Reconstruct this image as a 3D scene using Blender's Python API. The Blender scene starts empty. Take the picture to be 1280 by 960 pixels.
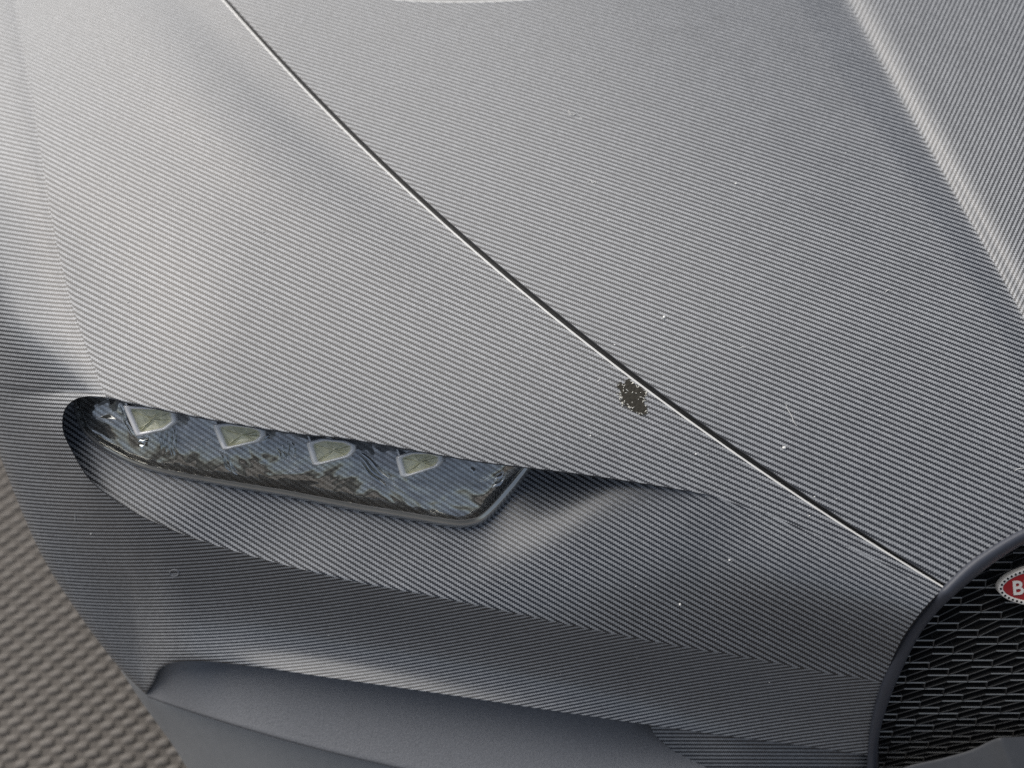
import bpy, bmesh, math, random
import numpy as np
from mathutils import Vector, Matrix
from mathutils.bvhtree import BVHTree

random.seed(7)
rng = np.random.default_rng(7)
scene = bpy.context.scene
COL = scene.collection
R = math.radians

# ------------------------------------------------------------------ camera
THETA = R(48.0)                       # looking down over the nose of the car
FOC = 640.0 / math.tan(R(25.0))       # focal length in photo pixels (1280 wide)
CAM = np.array([0.0, -0.241, 0.5475])
FWD = np.array([0.0, math.cos(THETA), -math.sin(THETA)])
UPV = np.array([0.0, math.sin(THETA), math.cos(THETA)])
RGT = np.array([1.0, 0.0, 0.0])
cam_d = bpy.data.cameras.new('camera')
cam_o = bpy.data.objects.new('camera', cam_d)
COL.objects.link(cam_o)
cam_o.location = CAM
cam_o.rotation_euler = (math.pi / 2 - THETA, 0, 0)
cam_d.sensor_width = 36.0
cam_d.lens = 18.0 / math.tan(R(25.0))
cam_d.clip_start = 0.01
cam_d.clip_end = 50.0
cam_d.dof.use_dof = True
cam_d.dof.focus_distance = 0.368
cam_d.dof.aperture_fstop = 8.5
scene.camera = cam_o

# ------------------------------------------------------------------ world and sun
SUN_EL, SUN_AZ = R(51.0), R(-50.0)    # azimuth from +y (behind the car) towards -x
world = bpy.data.worlds.new('World')
scene.world = world
world.use_nodes = True
wn = world.node_tree
bg = wn.nodes['Background']
sky = wn.nodes.new('ShaderNodeTexSky')
sky.sky_type = 'NISHITA'
sky.sun_disc = False
sky.sun_elevation = SUN_EL
sky.sun_rotation = SUN_AZ
sky.dust_density = 3.0
sky.air_density = 1.0
hsv = wn.nodes.new('ShaderNodeHueSaturation')
hsv.inputs['Saturation'].default_value = 0.65
wn.links.new(sky.outputs[0], hsv.inputs['Color'])
wn.links.new(hsv.outputs[0], bg.inputs['Color'])
bg.inputs['Strength'].default_value = 0.10

sun_d = bpy.data.lights.new('sun', 'SUN')
sun_o = bpy.data.objects.new('sun', sun_d)
COL.objects.link(sun_o)
sun_d.energy = 3.6
sun_d.angle = R(82.0)
sun_d.color = (1.0, 0.955, 0.88)
sdir = Vector((math.sin(SUN_AZ) * math.cos(SUN_EL), math.cos(SUN_AZ) * math.cos(SUN_EL), math.sin(SUN_EL)))
sun_o.rotation_euler = sdir.to_track_quat('Z', 'Y').to_euler()
sun_o.location = sdir * 3

vs = scene.view_settings
vs.view_transform = 'Standard'
vs.look = 'None'
vs.gamma = 1.0
vs.exposure = -0.2
scene.cycles.max_bounces = 8
scene.cycles.transparent_max_bounces = 12
scene.cycles.use_denoising = False

# ------------------------------------------------------------------ helpers
def rays(P):
    P = np.asarray(P, float)
    a = (P[..., 0] - 640.0) / FOC
    b = (480.0 - P[..., 1]) / FOC
    return FWD + a[..., None] * RGT + b[..., None] * UPV

def at(P, t):
    """world points seen in direction P at depth t"""
    return CAM + rays(P) * np.asarray(t, float)[..., None]

def spline(pts, n, s0=0.0, s1=1.0):
    """Catmull-Rom through pts (any dimension), n samples even along the first two coordinates"""
    p = np.asarray(pts, float)
    d = np.r_[0, np.cumsum(np.hypot(*(np.diff(p[:, :2], axis=0).T)))]
    d /= d[-1]
    s = np.linspace(s0, s1, n)
    ext = np.vstack([2 * p[0] - p[1], p, 2 * p[-1] - p[-2]])
    de = np.r_[2 * d[0] - d[1], d, 2 * d[-1] - d[-2]]
    m = (ext[2:] - ext[:-2]) / (de[2:] - de[:-2])[:, None]
    k = np.clip(np.searchsorted(d, s, side='right') - 1, 0, len(p) - 2)
    h = (d[k + 1] - d[k])[:, None]
    u = ((s - d[k]) / (d[k + 1] - d[k]))[:, None]
    return ((2 * u**3 - 3 * u**2 + 1) * p[k] + (u**3 - 2 * u**2 + u) * h * m[k]
            + (-2 * u**3 + 3 * u**2) * p[k + 1] + (u**3 - u**2) * h * m[k + 1])

def sstep(a, b, x):
    u = np.clip((np.asarray(x, float) - a) / (b - a), 0, 1)
    return u * u * (3 - 2 * u)

def normals2d(c):
    g = np.gradient(c[:, :2], axis=0)
    g /= np.linalg.norm(g, axis=1)[:, None] + 1e-9
    return np.stack([g[:, 1], -g[:, 0]], 1)      # right-hand side, seen in the picture plane

# ---- materials
def new_mat(name):
    m = bpy.data.materials.new(name)
    m.use_nodes = True
    return m, m.node_tree, m.node_tree.nodes['Principled BSDF']

def mathn(nt, op, a, b=None):
    n = nt.nodes.new('ShaderNodeMath')
    n.operation = op
    for i, v in enumerate((a, b)):
        if v is None:
            continue
        if isinstance(v, (int, float)):
            n.inputs[i].default_value = v
        else:
            nt.links.new(v, n.inputs[i])
    return n.outputs[0]

def weave_mat(name, light, dark, rough, coat=0.0, metal=0.0, spec=0.7, wavy=0.0):
    m, nt, b = new_mat(name)
    uv = nt.nodes.new('ShaderNodeUVMap'); uv.uv_map = 'weave'
    sp = nt.nodes.new('ShaderNodeSeparateXYZ')
    nt.links.new(uv.outputs[0], sp.inputs[0])
    u2 = mathn(nt, 'MULTIPLY', sp.outputs[0], 2.0)
    ii = mathn(nt, 'ADD', u2, sp.outputs[1])
    jj = mathn(nt, 'SUBTRACT', u2, sp.outputs[1])
    fi, fj = mathn(nt, 'FLOOR', ii), mathn(nt, 'FLOOR', jj)
    k = mathn(nt, 'FLOORED_MODULO', mathn(nt, 'ADD', fi, fj), 4.0)
    lit = mathn(nt, 'LESS_THAN', k, 1.5)
    # every crossing of the weave has a slightly different tone
    cb = nt.nodes.new('ShaderNodeCombineXYZ')
    nt.links.new(fi, cb.inputs[0]); nt.links.new(fj, cb.inputs[1])
    wn_ = nt.nodes.new('ShaderNodeTexWhiteNoise'); wn_.noise_dimensions = '3D'
    nt.links.new(cb.outputs[0], wn_.inputs['Vector'])
    tone = mathn(nt, 'ADD', mathn(nt, 'MULTIPLY', wn_.outputs['Value'], 0.3), 0.85)
    # faint handling marks
    tc = nt.nodes.new('ShaderNodeTexCoord')
    nz = nt.nodes.new('ShaderNodeTexNoise'); nz.inputs['Scale'].default_value = 55.0
    nz.inputs['Detail'].default_value = 5.0
    nt.links.new(tc.outputs['Object'], nz.inputs['Vector'])
    tone = mathn(nt, 'MULTIPLY', tone, mathn(nt, 'ADD', mathn(nt, 'MULTIPLY', nz.outputs['Fac'], 0.24), 0.88))
    mx = nt.nodes.new('ShaderNodeMix'); mx.data_type = 'RGBA'
    nt.links.new(lit, mx.inputs['Factor'])
    mx.inputs['A'].default_value = (*dark, 1)
    mx.inputs['B'].default_value = (*light, 1)
    mul = nt.nodes.new('ShaderNodeVectorMath'); mul.operation = 'SCALE'
    nt.links.new(mx.outputs['Result'], mul.inputs[0])
    nt.links.new(tone, mul.inputs['Scale'])
    nt.links.new(mul.outputs[0], b.inputs['Base Color'])
    rg = mathn(nt, 'ADD', mathn(nt, 'MULTIPLY', nz.outputs['Fac'], 0.1), rough - 0.05)
    nt.links.new(rg, b.inputs['Roughness'])
    b.inputs['Specular IOR Level'].default_value = spec
    b.inputs['Metallic'].default_value = metal
    b.inputs['Coat Weight'].default_value = coat
    b.inputs['Coat Roughness'].default_value = 0.36
    # weave relief
    bp = nt.nodes.new('ShaderNodeBump')
    bp.inputs['Strength'].default_value = 0.05
    bp.inputs['Distance'].default_value = 0.0002
    nt.links.new(lit, bp.inputs['Height'])
    nt.links.new(bp.outputs[0], b.inputs['Normal'])
    if wavy:
        n2 = nt.nodes.new('ShaderNodeTexNoise'); n2.inputs['Scale'].default_value = 48.0
        n2.inputs['Detail'].default_value = 2.5; n2.inputs['Distortion'].default_value = 0.5
        nt.links.new(tc.outputs['Object'], n2.inputs['Vector'])
        b2 = nt.nodes.new('ShaderNodeBump'); b2.inputs['Strength'].default_value = 1.0
        b2.inputs['Distance'].default_value = wavy
        nt.links.new(n2.outputs['Fac'], b2.inputs['Height'])
        nt.links.new(b2.outputs[0], bp.inputs['Normal'])
        bp.inputs['Strength'].default_value = 0.05
    return m

def plain_mat(name, col, rough, metal=0.0, noise=0.0, scale=200.0, bump=0.0, spec=0.5, bdist=0.0005):
    m, nt, b = new_mat(name)
    b.inputs['Base Color'].default_value = (*col, 1)
    b.inputs['Roughness'].default_value = rough
    b.inputs['Metallic'].default_value = metal
    b.inputs['Specular IOR Level'].default_value = spec
    if noise or bump:
        tc = nt.nodes.new('ShaderNodeTexCoord')
        nz = nt.nodes.new('ShaderNodeTexNoise'); nz.inputs['Scale'].default_value = scale
        nz.inputs['Detail'].default_value = 6.0
        nt.links.new(tc.outputs['Object'], nz.inputs['Vector'])
        if noise:
            mx = nt.nodes.new('ShaderNodeMix'); mx.data_type = 'RGBA'
            mx.inputs['A'].default_value = (*[c * (1 - noise) for c in col], 1)
            mx.inputs['B'].default_value = (*[min(1, c * (1 + noise)) for c in col], 1)
            nt.links.new(nz.outputs['Fac'], mx.inputs['Factor'])
            nt.links.new(mx.outputs['Result'], b.inputs['Base Color'])
        if bump:
            bp = nt.nodes.new('ShaderNodeBump')
            bp.inputs['Strength'].default_value = bump
            bp.inputs['Distance'].default_value = bdist
            nt.links.new(nz.outputs['Fac'], bp.inputs['Height'])
            nt.links.new(bp.outputs[0], b.inputs['Normal'])
    return m

M = {}
M['weave'] = weave_mat('satin_weave_film', (0.32, 0.333, 0.352), (0.026, 0.028, 0.034), 0.33, spec=0.75)
M['edge'] = plain_mat('film_edge', (0.80, 0.80, 0.78), 0.22)  # pale colour stands in for light caught on the rolled edge
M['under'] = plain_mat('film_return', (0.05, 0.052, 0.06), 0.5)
M['bowl'] = weave_mat('mirror_weave', (0.72, 0.72, 0.70), (0.38, 0.37, 0.35), 0.06, metal=0.85, wavy=0.0040)
M['ledge'] = plain_mat('dim_grey_plastic', (0.12, 0.122, 0.128), 0.5, noise=0.12, scale=300, bump=0.1)
M['plastic'] = plain_mat('grained_grey_plastic', (0.24, 0.245, 0.26), 0.5, noise=0.35, scale=1400, bump=0.6, bdist=0.0003)
M['lip'] = plain_mat('smooth_grey_plastic', (0.30, 0.305, 0.31), 0.5, noise=0.1, scale=300, bump=0.1)
M['ring'] = plain_mat('satin_slate_plastic', (0.06, 0.066, 0.085), 0.42, noise=0.15, scale=700, bump=0.1)
M['black'] = plain_mat('black_plastic', (0.006, 0.006, 0.007), 0.6)
M['seam'] = plain_mat('seam_rubber', (0.06, 0.06, 0.06), 0.6)
M['mesh'] = plain_mat('black_plastic_painted_glint', (0.30, 0.30, 0.29), 0.28, spec=0.8)  # highlight put into the colour, for front faces of the horizontal bars
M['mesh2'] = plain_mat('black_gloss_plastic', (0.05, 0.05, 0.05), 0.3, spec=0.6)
M['chrome'] = plain_mat('bright_frame', (0.97, 0.97, 0.98), 0.10, metal=0.1)
M['glint'] = plain_mat('added_glint_mirror', (0.90, 0.93, 0.93), 0.16, metal=1.0)  # only for the mirror strips added inside the lens
M['cell'] = plain_mat('yellowed_lamp_plastic', (0.96, 0.90, 0.58), 0.10, noise=0.35, scale=420, bump=0.4)
M['red'] = plain_mat('red_enamel', (0.36, 0.012, 0.012), 0.22, noise=0.15, scale=800)
M['silver'] = plain_mat('pale_enamel', (0.86, 0.82, 0.76), 0.3)
M['chip'] = plain_mat('bare_primer', (0.028, 0.025, 0.018), 0.5, noise=0.6, scale=900, bump=0.3, spec=0.25)
M['flake'] = plain_mat('film_flake', (0.9, 0.88, 0.8), 0.4)
M['dust'] = plain_mat('dust', (0.85, 0.85, 0.83), 0.7)
M['tyre'] = plain_mat('tyre_rubber', (0.02, 0.022, 0.018), 0.8, noise=0.5, scale=300)

def glass_mat(name, tint, ior, rough=0.02, bump=0.0, scale=60, murk=0.0):
    m = bpy.data.materials.new(name)
    m.use_nodes = True
    nt = m.node_tree
    nt.nodes.clear()
    out = nt.nodes.new('ShaderNodeOutputMaterial')
    tr = nt.nodes.new('ShaderNodeBsdfTransparent'); tr.inputs[0].default_value = (*tint, 1)
    gl = nt.nodes.new('ShaderNodeBsdfGlossy'); gl.inputs['Roughness'].default_value = rough
    fr = nt.nodes.new('ShaderNodeLayerWeight'); fr.inputs['Blend'].default_value = 0.5
    mx = nt.nodes.new('ShaderNodeMixShader')
    nt.links.new(mathn(nt, 'ADD', mathn(nt, 'MULTIPLY', mathn(nt, 'POWER', fr.outputs['Facing'], 3.0), 0.8), ior), mx.inputs[0])
    nt.links.new(tr.outputs[0], mx.inputs[1])
    nt.links.new(gl.outputs[0], mx.inputs[2])
    nt.links.new(mx.outputs[0], out.inputs['Surface'])
    if bump:
        tc = nt.nodes.new('ShaderNodeTexCoord')
        nz = nt.nodes.new('ShaderNodeTexNoise'); nz.inputs['Scale'].default_value = scale
        nt.links.new(tc.outputs['Object'], nz.inputs['Vector'])
        bp = nt.nodes.new('ShaderNodeBump'); bp.inputs['Strength'].default_value = bump
        bp.inputs['Distance'].default_value = 0.004
        nt.links.new(nz.outputs['Fac'], bp.inputs['Height'])
        nt.links.new(bp.outputs[0], gl.inputs['Normal'])
        nt.links.new(bp.outputs[0], fr.inputs['Normal'])
    return m

M['lens'] = glass_mat('lens_plastic', (0.95, 0.96, 0.96), 0.06, bump=0.12, scale=60)
M['rim'] = plain_mat('lens_rim_plastic', (0.55, 0.55, 0.54), 0.07, metal=0.7, noise=0.3, scale=90)
M['screen'] = plain_mat('windscreen_glass', (0.02, 0.022, 0.025), 0.05)

# ---- objects
def link(name, me, mat, parent=None, smooth=True):
    o = bpy.data.objects.new(name, me)
    COL.objects.link(o)
    if mat is not None and not me.materials:
        me.materials.append(mat)
    if smooth:
        me.polygons.foreach_set('use_smooth', [True] * len(me.polygons))
    if parent is not None:
        o.parent = parent
    return o

def thing(name, label, cat, loc=(0, 0, 0), group=None):
    o = bpy.data.objects.new(name, None)
    COL.objects.link(o)
    o.location = loc
    o.empty_display_size = 0.05
    o['label'] = label
    o['category'] = cat
    if group:
        o['group'] = group
    return o

def tag(o, label=None, cat=None, group=None, kind=None):
    for k, v in (('label', label), ('category', cat), ('group', group), ('kind', kind)):
        if v:
            o[k] = v
    return o

def panel_mats(me):
    for k in ('weave', 'edge', 'under'):
        me.materials.append(M[k])
    return me

class Shell:
    """grids of points gathered into one mesh; each grid carries its own weave coordinates"""
    def __init__(self):
        self.v, self.f, self.uv, self.m = [], [], [], []
    def grid(self, X, UV=None, flip=False, mi=0):
        nu, nv = X.shape[:2]
        base = sum(len(a) for a in self.v)
        self.v.append(X.reshape(-1, 3))
        if UV is None:
            UV = np.zeros((nu, nv, 2))
        UV = UV.reshape(-1, 2)
        i, j = np.meshgrid(np.arange(nu - 1), np.arange(nv - 1), indexing='ij')
        a = i * nv + j
        q = np.stack([a, a + 1, a + nv + 1, a + nv], -1).reshape(-1, 4)
        if flip:
            q = q[:, ::-1]
        self.f.append(q + base)
        self.uv.append(UV[q])
        self.m += [mi] * len(q)
        return self
    def mesh(self, name, weld=2e-6):
        V = np.vstack(self.v); F = np.vstack(self.f); U = np.concatenate(self.uv)
        key = np.round(V / weld).astype(np.int64)
        _, first, inv = np.unique(key, axis=0, return_index=True, return_inverse=True)
        inv = inv.reshape(-1)
        F = inv[F]; V = V[first]
        me = bpy.data.meshes.new(name)
        ok = np.array([len(set(f)) == 4 for f in F.tolist()])
        polys, uvs, mis = [], [], []
        for f, u, g, mi in zip(F.tolist(), U, ok, self.m):
            if g:
                polys.append(f); uvs.extend(u); mis.append(mi)
            else:
                ff, uu = [], []
                for a, b in zip(f, u):
                    if a not in ff:
                        ff.append(a); uu.append(b)
                if len(ff) == 3:
                    polys.append(ff); uvs.extend(uu); mis.append(mi)
        me.from_pydata(V.tolist(), [], polys)
        lay = me.uv_layers.new(name='weave')
        lay.data.foreach_set('uv', np.asarray(uvs, np.float32).ravel())
        me.polygons.foreach_set('material_index', mis)
        me.update()
        return me

def face_camera(me):
    """turn every face so that it looks towards the outside (the viewer's side)"""
    bm = bmesh.new(); bm.from_mesh(me)
    bmesh.ops.recalc_face_normals(bm, faces=bm.faces)
    s = sum((Vector(CAM) - f.calc_center_median()).dot(f.normal) * f.calc_area() for f in bm.faces)
    if s < 0:
        bmesh.ops.reverse_faces(bm, faces=bm.faces)
    bm.to_mesh(me); bm.free()
    return me

# ------------------------------------------------------------------ shape of the bodywork
GAP = [(226, -60), (274, 0), (334, 61), (396, 126.6), (461, 195), (507.5, 240), (560, 287.5), (638, 353), (695, 400), (736, 431),
       (787, 472), (830, 505), (886, 547), (952, 590), (1060, 662.6), (1120, 698), (1179, 735)]
LINE = [(6, -70), (20, 0), (36, 100), (52, 200), (66, 285), (84, 365), (105, 430), (133, 497)]
_gp = np.array(GAP); _gc = np.polyfit(_gp[:, 1] / 500, _gp[:, 0], 5)   # iron out the small errors of the measured points
GAP = [(float(np.polyval(_gc, y / 500)), float(y)) for y in np.linspace(-60, 735, 24)]
GAP[-1] = (1179, 735)
KPT = (133, 497)
EU = [(133, 497), (166, 504.5), (230, 518), (299, 531), (379, 543), (424, 547), (474, 555), (546, 568), (599, 577), (665, 585),
      (715, 591), (765, 598), (840, 610), (890, 620), (940, 637), (1000, 659), (1080, 693), (1179, 735)]
CREASE = [(1032, -60), (1060, 0), (1100, 75), (1150, 165), (1200, 255), (1240, 325), (1280, 400), (1325, 500), (1350, 590), (1360, 640)]
RING_O = [(1081, 1020), (1085, 960), (1087, 923), (1092, 893), (1103, 853), (1127, 800), (1153, 763), (1181, 733), (1213, 703), (1247, 680),
          (1280, 662), (1320, 648), (1360, 641), (1400, 644), (1440, 655)]
RING_I = [(1096, 1020), (1098, 960), (1098, 927), (1107, 887), (1127, 837), (1150, 792), (1173, 763), (1197, 740), (1227, 715), (1253, 696),
          (1280, 680), (1320, 664), (1360, 656), (1400, 660), (1440, 670)]

def z_top(x, y):
    # slope grows smoothly from the screen towards the nose
    z = 0.28 + 0.10 * y + 0.75 * (y - 0.035 * np.log((1 + np.exp((y + 0.035) / 0.035)) / (1 + math.e)))
    s = 1 - 0.65 * sstep(0.0, 0.1, y)
    return z - 3.2 * np.minimum(x + 0.09, 0) ** 2 * s

def solve_top(P, h):
    P = np.asarray(P, float)
    r = rays(P)
    lo = np.full(P.shape[:-1], 0.2); hi = np.full(P.shape[:-1], 1.2)
    for _ in range(40):
        mid = (lo + hi) / 2
        X = CAM + r * mid[..., None]
        above = X[..., 2] - z_top(X[..., 0], X[..., 1]) - h > 0
        lo = np.where(above, mid, lo); hi = np.where(above, hi, mid)
    return (lo + hi) / 2

_gapc = spline(GAP, 400)
_crec = spline(CREASE, 400)

def gap_dist(P):
    """distance left of the bonnet seam, in photo pixels"""
    x = np.interp(P[..., 1], _gapc[:, 1], _gapc[:, 0])
    return (x - P[..., 0]) * 0.72

def t_wing(P):
    P = np.asarray(P, float)
    d = gap_dist(P)
    fade = 1 - sstep(120, 430, P[..., 1])
    h = 0.0021 * np.exp(-((d - 105) / 55.0) ** 2) * fade - 0.0010 * np.exp(-((d - 30) / 28.0) ** 2) * fade
    return solve_top(P, h)

def crease_side(P):
    x = np.interp(P[..., 1], _crec[:, 1], _crec[:, 0])
    return (P[..., 0] - x) * 0.87

def t_bonnet(P):
    P = np.asarray(P, float)
    d = crease_side(P)
    k = sstep(-60, 420, P[..., 1])
    w = 62 - 26 * k
    A = 0.0016 + 0.0018 * k
    h = -A * sstep(-w, 6, d) + (A + 0.0011) * 0.5 * (1 + np.tanh((d - 9) / 10.0))
    h = h + 0.00003 * np.clip(d - 20, 0, 400)
    h = h * (1 - sstep(480, 640, P[..., 1]))
    return solve_top(P, h)

# ---- weave direction and pitch: a smooth stripe count fitted to samples (x, y, slope, vertical pitch)
def fit(samples, deg):
    S = np.asarray(samples, float)
    x = (S[:, 0] - 640) / 640; y = (S[:, 1] - 480) / 480
    terms = [(i, j) for i in range(deg + 1) for j in range(deg + 1 - i) if i + j > 0]
    def grad(x, y):
        gx = np.stack([(i * x ** (i - 1) if i else 0 * x) * y ** j for i, j in terms], -1) / 640
        gy = np.stack([x ** i * (j * y ** (j - 1) if j else 0 * y) for i, j in terms], -1) / 480
        return gx, gy
    gx, gy = grad(x, y)
    def run(tx, ty):
        A = np.vstack([gx, gy]) ; bvec = np.r_[tx, ty]
        reg = 1e-5 * np.diag([(i + j) ** 2 for i, j in terms])
        A = np.vstack([A, reg]); bvec = np.r_[bvec, np.zeros(len(terms))]
        return np.linalg.lstsq(A, bvec, rcond=None)[0]
    m, pv = S[:, 2], S[:, 3]
    cs = run(-m / pv, 1 / pv)
    pp = pv / np.sqrt(1 + m * m)
    along = 1.0 / (0.56 * pp)
    ct = run(along / np.sqrt(1 + m * m), along * m / np.sqrt(1 + m * m))
    def f(P):
        P = np.asarray(P, float)
        X = (P[..., 0] - 640) / 640; Y = (P[..., 1] - 480) / 480
        B = np.stack([X ** i * Y ** j for i, j in terms], -1)
        return np.stack([B @ cs, B @ ct], -1)
    return f

W_WING = fit([(240, 130, .46, 4.7), (60, 70, .45, 4.8), (160, 380, .5, 7.0), (440, 430, .45, 6.6), (720, 530, .45, 6.7), (960, 620, .47, 6.9),
              (320, 200, .45, 5.6), (560, 420, .44, 6.5), (150, 250, .48, 6.0), (1100, 700, .48, 7.0), (300, 330, .47, 6.6)], 3)
W_SIDE = fit([(40, 280, .26, 6.0), (30, 70, .27, 4.8), (20, 510, .12, 4.7), (90, 490, .02, 4.9), (60, 620, .05, 4.4), (160, 730, -.04, 4.3), (230, 700, -.09, 4.2),
              (380, 790, -.15, 4.4), (680, 850, -.17, 4.4), (1000, 890, -.17, 4.1), (560, 800, -.14, 4.3), (60, 400, .14, 5.2), (90, 700, .06, 4.0), (860, 860, -.16, 4.2), (300, 760, -.12, 4.3)], 3)
W_NICHE = fit([(300, 670, .62, 7.5), (600, 720, .59, 7.1), (940, 670, .57, 6.8), (1000, 790, .52, 6.3), (120, 590, .7, 6.8), (300, 590, .58, 7.2), (600, 620, .58, 7.1), (800, 700, .58, 7.0), (1120, 780, .5, 6.3)], 2)
W_BON = fit([(540, 90, .30, 4.6), (740, 280, .38, 5.6), (1000, 130, .30, 4.4), (1040, 480, .42, 6.2), (1220, 630, .47, 7.0), (330, 30, .34, 4.2), (700, 20, .28, 4.2), (800, 440, .41, 6.4)], 2)
W_BON2 = fit([(1230, 90, -2.0, 12.2), (1230, 260, -2.3, 13.3), (1120, 20, -2.0, 11.5), (1300, 360, -2.4, 14)], 1)

car = thing('car', 'matte grey sports car front corner with carbon weave finish, one headlight and black grille', 'car')

# ------------------------------------------------------------------ wing (front quarter panel)
nL, nE, nLoop = 150, 260, 40
L2 = spline(LINE, nL)
E2 = spline(EU, nE)
NICHE_L = [(133, 497, 0), (122, 495.6, .0004), (108, 495.4, .0012), (94, 499, .0028), (84, 507, .0048), (78.5, 519, .0064), (79, 540, .0076), (92, 568, .0078), (108, 595, .0075),
           (126, 613, .0071), (166, 640, .0062), (219, 664, .0050)]
tK = float(t_wing(np.array(KPT, float)))
ER = [(a, b, tK + c) for a, b, c in NICHE_L] + [(272, 682.5, .3725), (340, 702, .3690), (400, 717, .367), (448, 728, .3658), (540, 745, .3644), (640, 766, .3636),
      (720, 783, .3634), (833, 805, .3642), (934, 822, .3660), (1011, 837, .368), (1103, 853, .371)]
SIL = [(-150, -90, .590), (-125, 100, .535), (-80, 300, .456), (-30, 480, .430), (0, 570, .428), (50, 690, .431), (100, 770, .435), (150, 836, .440), (182, 868, .441)]
EB = [(182, 868, .441), (192, 853, .428), (198, 839, .419), (211, 830, .409), (232, 826.5, .402), (262, 827, .397), (313, 833, .3905), (400, 846, .3850), (560, 869, .3815), (700, 890, .3815),
      (815, 907, .3880), (900, 919, .3930), (1000, 932, .3985), (1090, 945, .404)]
# top of the wing, between the side crease / lamp opening and the bonnet seam
lowc = np.vstack([L2, E2[1:]])
g1 = spline(GAP, 400)
kcut = 0.46
gA = np.vstack([spline(GAP, nL, 0, kcut), spline(GAP, nE, kcut, 1)[1:]])
nvA = 120
v = np.linspace(0, 1, nvA)[None, :, None]
P_A = lowc[:, None, :] * (1 - v) + gA[:, None, :] * v
T_A = t_wing(P_A)
wing = Shell()
wing.grid(at(P_A, T_A), W_WING(P_A))
# rolled edge along the seam
ng = normals2d(gA) * -1.0
ng = np.where((ng[:, :1] < 0), -ng, ng)          # towards the bonnet (up and right)
tg = t_wing(gA)
rows = [(0, 0)] + [(2.3 * math.sin(a), 0.0010 * (1 - math.cos(a))) for a in np.linspace(0.25, 1.5, 6)] + [(2.4, 0.007)]
Pg = np.stack([gA + ng * s for s, _ in rows], 1)
Tg = np.stack([tg + d for _, d in rows], 1)
wing.grid(at(Pg, Tg), np.repeat(W_WING(gA)[:, None], len(rows), 1), mi=1)
# lip over the lamp opening
E2l = E2[E2[:, 0] < 893][::-1]
edge = np.vstack([E2l, spline(ER, 300)[:75, :2]])
te = np.r_[t_wing(E2l), spline(ER, 300)[:75, 2]]
dep = np.r_[(0.026 * (1 - sstep(590, 912, E2l[:, 0]))), np.linspace(0.016, 0.0, 75) ** 1.0]
ne = normals2d(edge)
rowsl = [(0, 0), (0.8, 0.0004), (1.2, 0.0012), (0.8, 0.0025), (-4, 1.0)]
cy = np.array([380.0, 640.0])
Pl = np.stack([edge + ne * np.where(((cy - edge) * ne).sum(1) > 0, 1, -1)[:, None] * s * np.clip(dep / 0.004, 0, 1)[:, None] for s, _ in rowsl], 1)
Tl = np.stack([te + np.minimum(d, 1) * dep if d == 1.0 else te + d * np.clip(dep / 0.004, 0, 1) for _, d in rowsl], 1)
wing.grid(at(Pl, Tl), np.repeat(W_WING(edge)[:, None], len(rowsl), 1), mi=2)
# niche behind and below the lamp
ERs = spline(ER, nE)
_g = np.exp(-0.5 * (np.arange(-36, 37) / 12.0) ** 2); _g /= _g.sum()
_tt = np.r_[2 * ERs[0, 2] - ERs[36:0:-1, 2], ERs[:, 2], 2 * ERs[-1, 2] - ERs[-2:-38:-1, 2]]
ERs[:, 2] = np.convolve(_tt, _g, 'valid')
tE = t_wing(E2)
rec = 0.0260 * (1 - sstep(590, 912, E2[:, 0])) + 0.0045 * np.exp(-((E2[:, 0] - 700) / 50.0) ** 2)
arc = np.linspace(0, 1, nE)
rb = 0.0135 * (1 - sstep(-0.02, 0.42, arc)) ** 2.4
nvB = 70
vv = np.linspace(0, 1, nvB)[None, :]
topB = E2.copy(); topB[:, 1] -= 10 * np.clip(rec / 0.01, 0, 1)
P_B = topB[:, None, :] * (1 - vv[..., None]) + ERs[:, None, :2] * vv[..., None]
chord = np.array([[1179, 735], [1103, 853]], float)
ringc = spline(RING_O[4:8], nvB)[::-1]
delta = ringc - (ringc[0] + (ringc[-1] - ringc[0]) * np.linspace(0, 1, nvB)[:, None])
P_B += sstep(0.8, 1.0, arc)[:, None, None] * delta[None]
w0 = 1 / (tE + rec); w1 = 1 / (ERs[:, 2] + rb)
bulge = 0.0040 * np.sin(np.pi * vv) * (sstep(0.45, 0.85, arc)[:, None])
fB = vv * np.ones((nE, 1))
T_B = 1 / (w0[:, None] * (1 - fB) + w1[:, None] * fB) - bulge
_k = sstep(0.0, 0.85, vv) * np.ones_like(T_B)
_k = 1 - (1 - _k) * sstep(870, 990, P_B[..., 0])
T_B = t_wing(P_B) * (1 - _k) + T_B * _k
T_B[:, 0] = tE + rec; T_B[:, -1] = ERs[:, 2] + rb
niche = Shell().grid(at(P_B, T_B), W_NICHE(P_B))
wing.grid(at(P_B, T_B), W_NICHE(P_B))
# side and band under the lamp: from the crease round to the outline and the lower edge
n1 = nL + 70
ERd = spline(ER, 400)
ksplit = int(400 * 0.17)
inner1 = np.vstack([np.c_[L2, t_wing(L2)], ERs[1:][:int(nE * 0.17)]])
inner2 = ERs[int(nE * 0.17):]
n1, n2 = len(inner1), len(inner2)
inner = np.vstack([inner1, inner2])
_sd = spline(SIL, 2000)
_sy = np.interp(inner1[:, 1], [-70, 497, 540, 640, 720], [-90, 490, 545, 730, 868])
_sy[:nL] = np.interp(L2[:, 1], [-70, 497], [-90, 478])
_sy[nL:] = np.interp(np.arange(nL, n1), [nL, nL + 10, nL + 16, n1], [479, 505, 545, 868])
outer = np.vstack([np.stack([np.interp(_sy, _sd[:, 1], _sd[:, k]) for k in range(3)], 1), spline(EB, n2)])
nvC = 90
vv = np.linspace(0, 1, nvC)
PC = inner[:, None, :2] * (1 - vv[None, :, None]) + outer[:, None, :2] * vv[None, :, None]
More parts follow.
